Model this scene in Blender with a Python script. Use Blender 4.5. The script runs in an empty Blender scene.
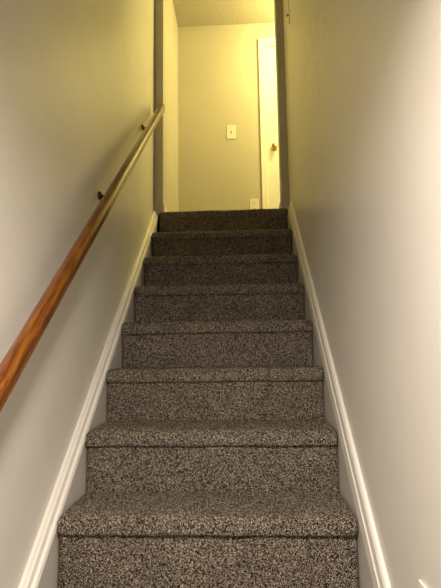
import bpy, bmesh, math, random
from mathutils import Vector, Matrix, noise
random.seed(4)
SC = bpy.context.scene
COL = SC.collection
PI = math.pi

# ------------------------------------------------------------------ dimensions (metres)
RISE, RUN, NOSE = 0.20267, 0.23275, 0.0546
SL = RISE / RUN
XL, XR = -0.4716, 0.4473            # stairwell wall faces
YT = 7 * RUN                        # nosing of the landing
ZT = 7 * RISE                       # landing level
YP0, YP1 = YT + 0.022, YT + 0.125   # wall with the opening
YF = 2.729                          # far wall of the hall
ZC = 3.595                          # upper ceiling
ZB = -5 * RISE                      # lower floor
YH, ZH = -1.05, 1.145               # header over the foot of the stairs
OL, OR = -0.408, 0.394              # sides of the opening
HXL, HXR = -0.449, 1.75             # hall side walls
YBACK = -4.2
BXL, BXR = -1.6, 1.5                # lower room

# ------------------------------------------------------------------ helpers
def tag(o, label=None, cat=None, group=None, kind=None):
    if label: o['label'] = label
    if cat: o['category'] = cat
    if group: o['group'] = group
    if kind: o['kind'] = kind
    return o

def obj(name, bm, m, parent=None, smooth=False, bevel=0):
    bmesh.ops.recalc_face_normals(bm, faces=bm.faces)
    me = bpy.data.meshes.new(name); bm.to_mesh(me); bm.free()
    for p in me.polygons: p.use_smooth = smooth
    o = bpy.data.objects.new(name, me); COL.objects.link(o)
    if m: me.materials.append(m)
    if parent: o.parent = parent
    if bevel:
        b = o.modifiers.new('bevel', 'BEVEL'); b.width = bevel; b.segments = 3; b.limit_method = 'ANGLE'
    return o

def empty(name, loc):
    o = bpy.data.objects.new(name, None); o.location = loc; o.empty_display_size = .1
    COL.objects.link(o); return o

def bx(bm, x0, x1, y0, y1, z0, z1):
    v = [bm.verts.new((x, y, z)) for x in (x0, x1) for y in (y0, y1) for z in (z0, z1)]
    for f in ((0,1,3,2),(4,6,7,5),(0,4,5,1),(2,3,7,6),(0,2,6,4),(1,5,7,3)):
        bm.faces.new([v[i] for i in f])
    return bm

def box(*a): return bx(bmesh.new(), *a)

def prism_x(bm, pts, x0, x1):
    """closed (y,z) polygon extruded along x"""
    a = [bm.verts.new((x0, y, z)) for y, z in pts]; b = [bm.verts.new((x1, y, z)) for y, z in pts]
    n = len(pts)
    bm.faces.new(a); bm.faces.new(b[::-1])
    for i in range(n): bm.faces.new([a[i], a[(i+1) % n], b[(i+1) % n], b[i]])
    return bm

def loft(bm, rings, cap=True):
    vs = [[bm.verts.new(p) for p in r] for r in rings]
    n = len(rings[0])
    for a, b in zip(vs, vs[1:]):
        for i in range(n): bm.faces.new([a[i], a[(i+1) % n], b[(i+1) % n], b[i]])
    if cap: bm.faces.new(vs[0]); bm.faces.new(vs[-1][::-1])
    return bm

def lathe(bm, prof, origin, axis, seg=28):
    ax = Vector(axis).normalized(); t = ax.orthogonal().normalized(); s = ax.cross(t); o = Vector(origin)
    rings = [[o + ax*d + (t*math.cos(2*PI*k/seg) + s*math.sin(2*PI*k/seg))*max(r, 1e-4) for k in range(seg)] for r, d in prof]
    return loft(bm, rings)

def tube(bm, path, r, seg=14):
    P = [Vector(p) for p in path]; rings = []
    ref = Vector((0, 1, 0))
    for i, q in enumerate(P):
        d = (P[min(i+1, len(P)-1)] - P[max(i-1, 0)]).normalized()
        a = d.cross(ref)
        if a.length < .05: a = d.cross(Vector((1, 0, 0)))
        a.normalize(); b = d.cross(a)
        rr = r[i] if isinstance(r, (list, tuple)) else r
        rings.append([q + (a*math.cos(2*PI*k/seg) + b*math.sin(2*PI*k/seg))*rr for k in range(seg)])
    return loft(bm, rings)

# ------------------------------------------------------------------ materials
def mat(name, col, rough=.6, metal=0, spec=.5):
    m = bpy.data.materials.new(name); m.use_nodes = True
    b = m.node_tree.nodes['Principled BSDF']
    b.inputs['Base Color'].default_value = (*col, 1); b.inputs['Roughness'].default_value = rough
    b.inputs['Metallic'].default_value = metal; b.inputs['Specular IOR Level'].default_value = spec
    return m, m.node_tree, b

def ramp(nt, stops, fac):
    r = nt.nodes.new('ShaderNodeValToRGB')
    e = r.color_ramp.elements
    while len(e) < len(stops): e.new(.5)
    for q, (p, c) in zip(e, stops): q.position = p; q.color = (*c, 1)
    nt.links.new(fac, r.inputs['Fac']); return r

def coords(nt, scale=(1, 1, 1)):
    t = nt.nodes.new('ShaderNodeTexCoord'); mp = nt.nodes.new('ShaderNodeMapping')
    mp.inputs['Scale'].default_value = scale
    nt.links.new(t.outputs['Object'], mp.inputs['Vector']); return mp.outputs['Vector']

def tex(nt, vec, scale, detail=2, rough=.5, kind='ShaderNodeTexNoise'):
    n = nt.nodes.new(kind); n.inputs['Scale'].default_value = scale
    if kind == 'ShaderNodeTexNoise':
        n.inputs['Detail'].default_value = detail; n.inputs['Roughness'].default_value = rough
    nt.links.new(vec, n.inputs['Vector']); return n

def bump(nt, b, h, strength, dist):
    u = nt.nodes.new('ShaderNodeBump'); u.inputs['Strength'].default_value = strength; u.inputs['Distance'].default_value = dist
    nt.links.new(h, u.inputs['Height']); nt.links.new(u.outputs['Normal'], b.inputs['Normal'])

def paint(name, c, rough, var=.03, bs=.12):
    m, nt, b = mat(name, c, rough, spec=.5)
    v = coords(nt)
    n = tex(nt, v, 2.3, 4, .6)
    lo = tuple(x*(1-var*1.6) for x in c); hi = tuple(min(1, x*(1+var)) for x in c)
    r = ramp(nt, [(.3, lo), (.7, hi)], n.outputs['Fac'])
    nt.links.new(r.outputs['Color'], b.inputs['Base Color'])
    n2 = tex(nt, v, 160, 3, .6)
    bump(nt, b, n2.outputs['Fac'], bs, .002)
    return m

WALL = paint('wall_paint', (.79, .765, .72), .36)
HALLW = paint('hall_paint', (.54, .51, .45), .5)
BOARD = paint('skirt_paint', (.64, .62, .585), .45)
TRIM = paint('white_trim_paint', (.86, .84, .80), .32, .01, .05)
DOORP = paint('door_paint', (.74, .74, .74), .35, .01, .05)
PLATE, _, _ = mat('ivory_plastic', (.82, .79, .70), .35)
SLOT, _, _ = mat('dark_slot', (.03, .025, .02), .6)
BRONZE, _, _ = mat('dark_bronze', (.13, .085, .05), .35, .85)
BRASS, _, _ = mat('aged_brass', (.50, .38, .20), .25, 1)
LUMBER = paint('stair_lumber', (.16, .10, .06), .7, .1)
CONC = paint('basement_floor', (.22, .18, .15), .7, .1)

def scuffed():
    m = paint('wall_paint_scuffed', (.79, .765, .72), .36)
    nt = m.node_tree; b = nt.nodes['Principled BSDF']; L = nt.links
    src = b.inputs['Base Color'].links[0].from_socket
    v = coords(nt)
    d = nt.nodes.new('ShaderNodeVectorMath'); d.operation = 'DISTANCE'; d.inputs[1].default_value = (XR, .49, 1.72); L.new(v, d.inputs[0])
    mr = nt.nodes.new('ShaderNodeMapRange'); mr.inputs['From Min'].default_value = .50; mr.inputs['From Max'].default_value = .12
    L.new(d.outputs['Value'], mr.inputs['Value'])
    n = tex(nt, v, 6, 5, .65); n.inputs['Distortion'].default_value = .8
    r = ramp(nt, [(.46, (0, 0, 0)), (.50, (1, 1, 1)), (.54, (0, 0, 0))], n.outputs['Fac'])
    mu = nt.nodes.new('ShaderNodeMath'); mu.operation = 'MULTIPLY'; L.new(mr.outputs['Result'], mu.inputs[0]); L.new(r.outputs['Color'], mu.inputs[1])
    m2 = nt.nodes.new('ShaderNodeMath'); m2.operation = 'MULTIPLY'; m2.inputs[1].default_value = .22; L.new(mu.outputs[0], m2.inputs[0])
    mx = nt.nodes.new('ShaderNodeMix'); mx.data_type = 'RGBA'
    L.new(m2.outputs[0], mx.inputs['Factor']); L.new(src, mx.inputs['A']); mx.inputs['B'].default_value = (.33, .28, .22, 1)
    L.new(mx.outputs['Result'], b.inputs['Base Color']); return m
WALLR = scuffed()

def popcorn():
    m, nt, b = mat('popcorn_ceiling', (.60, .56, .48), .9)
    v = coords(nt)
    n = tex(nt, v, 100, 3, .8); n2 = tex(nt, v, 80, kind='ShaderNodeTexVoronoi')
    mx = nt.nodes.new('ShaderNodeMath'); mx.operation = 'SUBTRACT'
    nt.links.new(n.outputs['Fac'], mx.inputs[0]); nt.links.new(n2.outputs['Distance'], mx.inputs[1])
    bump(nt, b, mx.outputs[0], 1, .016)
    return m
POP = popcorn()

def carpet():
    m, nt, b = mat('tweed_carpet', (.2, .17, .14), 1, spec=.1)
    v = coords(nt)
    vo = tex(nt, v, 520, kind='ShaderNodeTexVoronoi')          # one cell, one yarn tuft
    sep = nt.nodes.new('ShaderNodeSeparateColor'); nt.links.new(vo.outputs['Color'], sep.inputs['Color'])
    r = ramp(nt, [(0, (.006, .003, .001)), (.30, (.030, .018, .011)), (.52, (.15, .108, .078)),
                  (.74, (.45, .37, .295)), (.90, (.92, .86, .78))], sep.outputs['Red'])
    n = tex(nt, v, 9, 4, .65)
    r2 = ramp(nt, [(.3, (.86, .84, .82)), (.7, (1.1, 1.08, 1.05))], n.outputs['Fac'])
    mx = nt.nodes.new('ShaderNodeMix'); mx.data_type = 'RGBA'; mx.blend_type = 'MULTIPLY'; mx.inputs['Factor'].default_value = 1
    nt.links.new(r.outputs['Color'], mx.inputs['A']); nt.links.new(r2.outputs['Color'], mx.inputs['B'])
    nt.links.new(mx.outputs['Result'], b.inputs['Base Color'])
    b.inputs['Sheen Weight'].default_value = 0; b.inputs['Sheen Roughness'].default_value = .5
    n3 = tex(nt, v, 260, 3, .7)
    ad = nt.nodes.new('ShaderNodeMath'); ad.operation = 'SUBTRACT'
    nt.links.new(n3.outputs['Fac'], ad.inputs[0]); nt.links.new(vo.outputs['Distance'], ad.inputs[1])
    bump(nt, b, ad.outputs[0], .9, .006)
    return m
CARPET = carpet()

def wood():
    m, nt, b = mat('varnished_oak', (.4, .16, .03), .28)
    v = coords(nt, (1, .10, 1))
    n = tex(nt, v, 95, 6, .66); n.inputs['Distortion'].default_value = .6
    r = ramp(nt, [(.30, (.065, .016, .002)), (.45, (.17, .050, .006)), (.56, (.255, .088, .011)), (.75, (.37, .15, .026))], n.outputs['Fac'])
    v2 = coords(nt, (1, .25, 1)); n2 = tex(nt, v2, 14, 3, .6)
    r2 = ramp(nt, [(.35, (.72, .66, .6)), (.65, (1.05, 1.05, 1.05))], n2.outputs['Fac'])
    mx = nt.nodes.new('ShaderNodeMix'); mx.data_type = 'RGBA'; mx.blend_type = 'MULTIPLY'; mx.inputs['Factor'].default_value = 1
    nt.links.new(r.outputs['Color'], mx.inputs['A']); nt.links.new(r2.outputs['Color'], mx.inputs['B'])
    nt.links.new(mx.outputs['Result'], b.inputs['Base Color'])
    b.inputs['Coat Weight'].default_value = .35; b.inputs['Coat Roughness'].default_value = .15
    bump(nt, b, n.outputs['Fac'], .12, .001)
    return m
WOOD = wood()

def struct(name, bm, m, parent=None, bevel=0):
    o = obj(name, bm, m, parent, bevel=bevel)
    if not parent: o['kind'] = 'structure'
    return o

# ------------------------------------------------------------------ the room shell
bm = box(XL-.1, XL, YH, YP1, ZB, ZC)
struct('wall_left', bm, WALL)
bm = box(XR, XR+.1, YH, YP0, ZB, ZC)
struct('wall_right', bm, WALLR)
bm = box(XL, OL, YP0, YP1, ZT-.24, ZC)                     # wall with the opening at the stair head
bx(bm, OR, HXR, YP0, YP1, ZT-.24, ZC)
bx(bm, OL, OR, YP0, YP1, 3.46, ZC)
struct('wall_stairhead', bm, HALLW)
struct('wall_hall_left', box(HXL-.12, HXL, YP1, YF, ZT-.1, ZC), HALLW)
DX0, DX1, DZ = .372, 1.13, ZT + 1.965                       # door hole in the far wall
bm = box(HXL-.12, DX0, YF, YF+.11, ZT-.1, ZC)
bx(bm, DX1, HXR, YF, YF+.11, ZT-.1, ZC); bx(bm, DX0, DX1, YF, YF+.11, DZ, ZC)
struct('wall_far', bm, HALLW)
struct('wall_hall_right', box(HXR, HXR+.1, YP0, YF+.11, ZT-.1, ZC), HALLW)
bm = box(XL-.1, XR+.1, YH-.1, YP1, ZC, ZC+.08)
bx(bm, HXL-.12, HXR+.1, YP1, YF+.11, ZC, ZC+.08)
struct('ceiling', bm, POP)
struct('wall_header', box(XL-.1, XR+.1, YH-.1, YH, ZH, ZC), WALL)
struct('ceiling_lower', box(BXL, BXR, YBACK, YH-.1, ZH, ZH+.1), WALL)
struct('floor', box(BXL-.1, BXR+.1, YBACK-.1, YH+.12, ZB-.1, ZB), CONC)
struct('wall_lower_left', box(BXL-.1, BXL, YBACK, YH, ZB, ZH+.1), WALL)
struct('wall_lower_right', box(BXR, BXR+.1, YBACK, YH, ZB, ZH+.1), WALL)
struct('wall_back', box(BXL-.1, BXR+.1, YBACK-.1, YBACK, ZB, ZH+.1), WALL)
bm = box(BXL, XL-.1, YH-.1, YH, ZB, ZH+.1); bx(bm, XR+.1, BXR, YH-.1, YH, ZB, ZH+.1)
struct('wall_stairfoot', bm, WALL)
bm = box(OL, OR, YT+.03, YP1, ZT-.04, ZT-.004); bx(bm, HXL, HXR, YP1, YF+.11, ZT-.04, ZT-.004)
struct('floor_hall', bm, CARPET)

# baseboards returning round the sides of the opening
def baseboard(name, side):
    bm = bmesh.new(); t = .011; h = .052
    x = OL if side < 0 else OR
    a, b2 = (x, x+t) if side < 0 else (x-t, x)
    bx(bm, a, b2, YP0+.006, YP1+t, ZT-.004, ZT+h)
    if side > 0: bx(bm, OR-t, HXR, YP1, YP1+t, ZT-.004, ZT+h)
    struct(name, bm, TRIM, bevel=.003)
baseboard('baseboard_left', -1); baseboard('baseboard_right', 1)
struct('baseboard_far', box(HXL, .315, YF-.011, YF, ZT-.004, ZT+.052), TRIM, bevel=.003)

# ------------------------------------------------------------------ skirt boards with their sloping cap moulding
def skirt(name, xw, sg, prof, face, cz):
    h0 = prof[0][1]; yc = (cz-h0)/SL
    y0, y1 = -.98, YP0
    hb = min(h for o, h in prof)+.004
    def z(y, h): return min(y, yc)*SL + h
    lo = [(y0, ZB), (y0+.12, ZB), (y1, y1*SL-.42)]
    pts = lo + [(y1, z(y1, hb))] + ([(yc, z(yc, hb))] if yc < y1 else []) + [(y0, z(y0, hb))]
    xs = sorted((xw, xw+sg*face))
    board = struct(name, prism_x(bmesh.new(), pts, *xs), BOARD)
    pr = prof + [(0, prof[-1][1])]
    rings = []
    n = 60
    ys = [y0 + (y1-y0)*k/n for k in range(n+1)] + ([yc] if yc < y1 else [])
    for y in sorted(set(ys)):
        w = .0005*noise.noise(Vector((y*2.1, sg*3.0, 0)))
        rings.append([(xw+sg*o, y, z(y, h)+w) for o, h in pr])
    struct('cap_molding', loft(bmesh.new(), rings), TRIM, board, bevel=.0015)
    return board
skirt('trim_1', XL, 1, [(0, .002), (.009, .002), (.014, -.006), (.019, -.010), (.0195, -.012), (.0225, -.028), (.0235, -.030), (.031, -.033), (.0355, -.048)], .033, 1.43)
skirt('trim_2', XR, -1, [(0, .107), (.008, .105), (.0115, .099), (.0115, .094), (.013, .092), (.0145, .060), (.0150, .056), (.018, .052), (.0185, .046), (.020, 0)], .0165, 1.43)

# ------------------------------------------------------------------ the staircase
ST = empty('carpeted_staircase', (0, -4*RUN, ZB))
tag(ST, 'steep enclosed staircase covered in brown and grey tweed carpet between two walls', 'staircase')
CX0, CX1 = -.4345, .4285
def arc(cy, cz, r, a0, a1, n):
    return [(cy + r*math.cos(a0+(a1-a0)*k/n), cz + r*math.sin(a0+(a1-a0)*k/n)) for k in range(n+1)]
def resample(pts, d):
    out = []
    for (a, b) in zip(pts, pts[1:]):
        L = math.dist(a, b); n = max(1, round(L/d))
        for k in range(n): out.append((a[0]+(b[0]-a[0])*k/n, a[1]+(b[1]-a[1])*k/n))
    out.append(pts[-1]); return out
def fuzz(p, seed, a=.0020):
    q = Vector(p)
    return (noise.noise(q*170+Vector((seed, 0, 0)))*a + noise.noise(q*9+Vector((0, seed, 0)))*.0035
            + random.uniform(-1, 1)*a*.75)
def carpet_strip(pts, back, seed, x0, x1, endr, d=.0048):
    """pts: open (y,z) line of the visible face; back: hidden inner points closing it"""
    vis = resample(pts, d); nv = len(vis)
    nx = int((x1-x0)/d); rings = []
    nrm = []
    for i in range(nv):
        a = vis[max(i-1, 0)]; b = vis[min(i+1, nv-1)]
        ty, tz = b[0]-a[0], b[1]-a[1]; L = math.hypot(ty, tz) or 1
        nrm.append((tz/L, -ty/L))
    sgn = 1
    m = nv//2
    # outward: away from the inner points
    if nrm[m][0]*(back[0][0]-vis[m][0]) + nrm[m][1]*(back[0][1]-vis[m][1]) > 0: sgn = -1
    for k in range(nx+1):
        x = x0 + (x1-x0)*k/nx
        e = min(x-x0, x1-x); ins = 0
        if e < endr: ins = endr - math.sqrt(max(0, endr**2-(endr-e)**2))
        r = []
        for i, (y, z) in enumerate(vis):
            f = fuzz((x, y, z), seed) - ins
            if i in (0, nv-1): f = -ins*.5
            xo = random.uniform(-1, 1)*.0016
            r.append((x+xo, y+sgn*nrm[i][0]*f, z+sgn*nrm[i][1]*f))
        for (y, z) in back: r.append((x, y, z))
        rings.append(r)
    return loft(bmesh.new(), rings)
for n in range(-4, 8):
    y, z = n*RUN, n*RISE
    ye = y + RUN + .021 if n < 7 else YP0 + .03
    if n < 7:
        line = [(ye, z+.001), (y+.05, z)] + arc(y+.027, z-.027, .027, PI/2, PI, 7) + \
               arc(y+.013, z-NOSE+.014, .013, PI, 1.5*PI, 4) + [(y+.021, z-NOSE+.002)]
        back = [(y+.024, z-.020), (ye, z-.014)]
        x0, x1 = CX0, CX1
    else:                                   # carpet of the landing edge, no overhang to speak of
        line = [(YP0+.0, z)] + arc(y+.016, z-.016, .016, PI/2, PI, 5) + [(y+.001, z-NOSE), (y+.012, z-NOSE-.002)]
        back = [(y+.018, z-.020), (YP0, z-.014)]
        x0, x1 = CX0+.006, CX1
    obj('tread', carpet_strip(line, back, n*7.3, x0, x1, .013), CARPET, ST, smooth=True)
    zl = z - RISE
    yr = y + (.017 if n < 7 else .006)
    obj('riser', carpet_strip([(yr, z-NOSE+.006), (yr+.003, zl-.004)], [(yr+.012, zl-.004), (yr+.012, z-NOSE+.006)], n*3.1+50,
                              CX0+.004, CX1-.003, .006), CARPET, ST, smooth=True)
pts = [(-4*RUN+.032, ZB)]
for n in range(-4, 8):
    pts += [(n*RUN+.032, (n-1)*RISE-.016 if n > -4 else ZB), (n*RUN+.032, n*RISE-.016)]
pts = pts[1:] + [(YP0, ZT-.016), (YP0, ZT-.30), (-3*RUN, ZB)]
obj('stair_frame', prism_x(bmesh.new(), pts, XL+.0335, XR-.017), LUMBER, ST)
for ch in ST.children: ch.matrix_parent_inverse = Matrix.Translation(-ST.location)

# ------------------------------------------------------------------ handrail
HO, HH = .075, .768
ang = math.atan(SL)
yA, yB = -1.0, 1.575
HR = empty('handrail', (XL+HO, yA, yA*SL+HH))
tag(HR, 'varnished orange-brown wooden handrail running up the left wall on metal brackets', 'handrail')
w, hh = .0215, .024
prof = [(-w*.62, -hh), (w*.62, -hh), (w*.95, -hh*.72), (w*.86, -hh*.30), (w, hh*.05), (w*.98, hh*.45), (w*.74, hh*.80), (w*.32, hh*.98),
        (-w*.32, hh*.98), (-w*.74, hh*.80), (-w*.98, hh*.45), (-w, hh*.05), (-w*.86, -hh*.30), (-w*.95, -hh*.72)]
Ltot = (yB-yA)/math.cos(ang)
rings = []
for k in range(61):
    t = k/60; s = 1
    d = min(t, 1-t)*Ltot
    if d < .012: s = .86+.14*math.sqrt(max(0, 1-(1-d/.012)**2))
    rings.append([(px*s, t*Ltot, pz*s) for px, pz in prof])
rail = obj('rail', loft(bmesh.new(), rings), WOOD, HR, smooth=True)
rail.rotation_euler = (ang, 0, 0)
sd = rail.modifiers.new('round', 'SUBSURF'); sd.levels = 1; sd.render_levels = 2
for yb in (-.62, .46, 1.28):
    yy = yb - yA; dz = yy*SL
    zb = dz - hh/math.cos(ang)           # rail underside above this point
    bm = bmesh.new()
    lathe(bm, [(.001, 0), (.018, 0), (.018, .004), (.014, .008), (.010, .011), (.001, .012)], (-HO, yy, zb-.012), (1, 0, 0))
    path = [(-HO+.008, yy, zb-.012), (-HO*.62, yy, zb-.020), (-HO*.3, yy, zb-.023), (-.006, yy, zb-.018), (0, yy, zb-.006), (0, yy, zb+.006)]
    tube(bm, path, [.0065, .006, .006, .006, .0065, .007])
    br = obj('bracket', bm, BRONZE, HR, smooth=True)
    bm = bmesh.new()
    bx(bm, -.012, .012, -.032, .032, -.0015, .0015)
    sp = obj('saddle_plate', bm, BRONZE, br, bevel=.001)
    sp.location = (0, yy, zb); sp.rotation_euler = (ang, 0, 0)

# ------------------------------------------------------------------ hall door, in the far wall
D = empty('door_1', (.75, YF, ZT)); D['kind'] = 'structure'
def dpart(name, bm, m, bevel=.002, parent=D, smooth=False):
    o = obj(name, bm, m, parent, bevel=bevel, smooth=smooth)
    if parent is D: o.matrix_parent_inverse = Matrix.Translation(-D.location)
    return o
bm = bmesh.new()
CZ = ZT + 2.012
def casing(bm, a, b, sx):      # stepped casing: back band and inner bead
    bx(bm, *sorted((a, b)), YF-.012, YF, ZT, CZ)
    bx(bm, *sorted((a, a+sx*.014)), YF-.019, YF-.012, ZT, CZ)
casing(bm, .318, .374, 1); casing(bm, DX1+.054, DX1-.002, -1)
bx(bm, .374, DX1-.002, YF-.012, YF, DZ-.002, CZ); bx(bm, .332, DX1+.04, YF-.019, YF-.012, CZ-.014, CZ)
dpart('casing', bm, TRIM)
bm = box(DX0, DX0+.014, YF, YF+.11, ZT, DZ); bx(bm, DX1-.014, DX1, YF, YF+.11, ZT, DZ); bx(bm, DX0+.014, DX1-.014, YF, YF+.11, DZ-.014, DZ)
bx(bm, DX0+.014, DX0+.026, YF+.062, YF+.10, ZT, DZ-.014); bx(bm, DX1-.026, DX1-.014, YF+.062, YF+.10, ZT, DZ-.014)
bx(bm, DX0+.026, DX1-.026, YF+.062, YF+.10, DZ-.026, DZ-.014)
dpart('jamb', bm, TRIM, .001)
bm = box(DX0+.017, DX1-.017, YF+.030, YF+.060, ZT+.008, DZ-.017)       # leaf with six raised panels
for px0, px1 in ((DX0+.125, DX0+.345), (DX0+.415, DX1-.125)):
    for pz0, pz1 in ((.22, .72), (.86, 1.42), (1.54, 1.80)):
        bx(bm, px0, px1, YF+.0265, YF+.030, ZT+pz0, ZT+pz1)
dpart('leaf', bm, DOORP)
bm = bmesh.new()
lathe(bm, [(.001, 0), (.030, 0), (.030, .004), (.022, .009), (.011, .012), (.010, .026), (.020, .031), (.027, .042), (.026, .054), (.017, .061), (.001, .063)],
      (.443, YF+.030, ZT+.935), (0, -1, 0))
dpart('knob', bm, BRASS, 0, smooth=True)

# ------------------------------------------------------------------ wall plates
def plate_box(bm, w, h, t): bx(bm, -w/2, w/2, -t, 0, -h/2, h/2)
sw = empty('light_switch', (.047, YF, ZT+1.088))
tag(sw, 'ivory light switch plate on the yellow-lit far wall, at mid height left of the door', 'light switch')
bm = bmesh.new(); plate_box(bm, .084, .134, .006); obj('plate', bm, PLATE, sw, bevel=.003)
bm = bmesh.new(); bx(bm, -.006, .006, -.008, -.006, -.013, .013); b_ = obj('toggle_slot', bm, SLOT, sw)
bm = bmesh.new(); prism_x(bm, [(-.007, -.008), (-.018, .004), (-.018, .009), (-.007, .008)], -.004, .004); obj('toggle', bm, PLATE, sw)
for dz in (-.038, .038):
    bm = bmesh.new(); lathe(bm, [(.001, 0), (.003, 0), (.003, .001), (.001, .0014)], (0, -.006, dz), (0, -1, 0), 12); obj('screw', bm, BRASS, sw)
ou = empty('power_outlet', (.245, YF, ZT+.372))
tag(ou, 'ivory electrical outlet plate low on the far wall, just above the top carpeted step', 'outlet')
bm = bmesh.new(); plate_box(bm, .084, .134, .006); obj('plate', bm, PLATE, ou, bevel=.003)
for dz in (-.030, .030):
    bm = bmesh.new(); lathe(bm, [(.001, 0), (.017, 0), (.017, .002), (.001, .0025)], (0, -.006, dz), (0, -1, 0), 24); rc = obj('receptacle', bm, PLATE, ou)
    bm = bmesh.new(); bx(bm, -.008, -.0055, -.0090, -.0086, dz-.001, dz+.009); bx(bm, .0055, .008, -.0090, -.0086, dz-.001, dz+.009)
    bx(bm, -.002, .002, -.0090, -.0086, dz-.011, dz-.007)
    obj('slots', bm, SLOT, rc)
sw2 = empty('light_switch', (XR, -.463, -.038))
tag(sw2, 'white light switch plate on the right wall, only its corner showing at the bottom edge', 'light switch')
bm = bmesh.new(); bx(bm, -.006, 0, -.042, .042, -.066, .066); obj('plate', bm, TRIM, sw2, bevel=.003)
bm = bmesh.new(); bx(bm, -.017, -.006, -.004, .004, .000, .009); obj('toggle', bm, TRIM, sw2)

# nail with a loop of wire near the top of the right wall
nl = empty('wall_nail', (XR, 1.318, 2.572))
tag(nl, 'small dark nail with a thin upright wire, high on the right wall by the opening', 'nail')
bm = bmesh.new(); lathe(bm, [(.001, 0), (.004, 0), (.004, .010), (.010, .0105), (.010, .014), (.001, .0145)], (0, 0, 0), (-1, 0, 0), 16)
obj('nail_head', bm, SLOT, nl, smooth=True)
bm = bmesh.new(); tube(bm, [(-.003, -.030, -.085), (-.003, -.031, 0), (-.003, -.034, .14)], .0016, 8)
obj('wire', bm, BRONZE, nl, smooth=True)

# ------------------------------------------------------------------ lights
def point(name, loc, watts, col, r):
    l = bpy.data.lights.new(name, 'POINT'); l.energy = watts; l.color = col; l.shadow_soft_size = r
    o = bpy.data.objects.new(name, l); o.location = loc; COL.objects.link(o); return o
point('hall_lamp', (.86, 2.20, 3.30), 62, (1, .805, .24), .10)
point('hall_low_fill', (1.05, 2.05, 2.55), 14, (1, .81, .28), .12)  # added fill light without a real lamp, brightens the low parts of the hall
ld = bpy.data.lights.new('flush_downlight', 'AREA'); ld.shape = 'DISK'; ld.size = .2; ld.energy = 39.5; ld.color = (1, .88, .74)
lo = bpy.data.objects.new('flush_downlight', ld); COL.objects.link(lo); lo.location = (.10, -1.34, ZH-.005)
point('downlight_rim', (.10, -1.30, ZH-.03), 4, (1, .88, .72), .02)
wd = bpy.data.worlds.new('World'); SC.world = wd; wd.use_nodes = True
wd.node_tree.nodes['Background'].inputs['Color'].default_value = (0, 0, 0, 1)

# ------------------------------------------------------------------ camera
yaw, pit, rol, f = -0.04593, 0.12734, -0.01443, 467.6
F = Vector((math.sin(yaw)*math.cos(pit), math.cos(yaw)*math.cos(pit), math.sin(pit)))
R = F.cross(Vector((0, 0, 1))).normalized(); U = R.cross(F)
c, s = math.cos(rol), math.sin(rol)
R2 = c*R + s*U; U2 = -s*R + c*U
cd = bpy.data.cameras.new('camera'); cam = bpy.data.objects.new('camera', cd); COL.objects.link(cam)
M = Matrix.Identity(4)
for i in range(3): M[i][0], M[i][1], M[i][2] = R2[i], U2[i], -F[i]
M.translation = Vector((0.1150, -1.3985, 0.4619))
cam.matrix_world = M
cd.sensor_fit = 'VERTICAL'; cd.sensor_height = 24; cd.lens = f/588*24; cd.clip_start = .02
SC.camera = cam
vs = SC.view_settings
vs.view_transform = 'Standard'; vs.look = 'None'; vs.gamma = 1; vs.exposure = 0; vs.use_curve_mapping = False
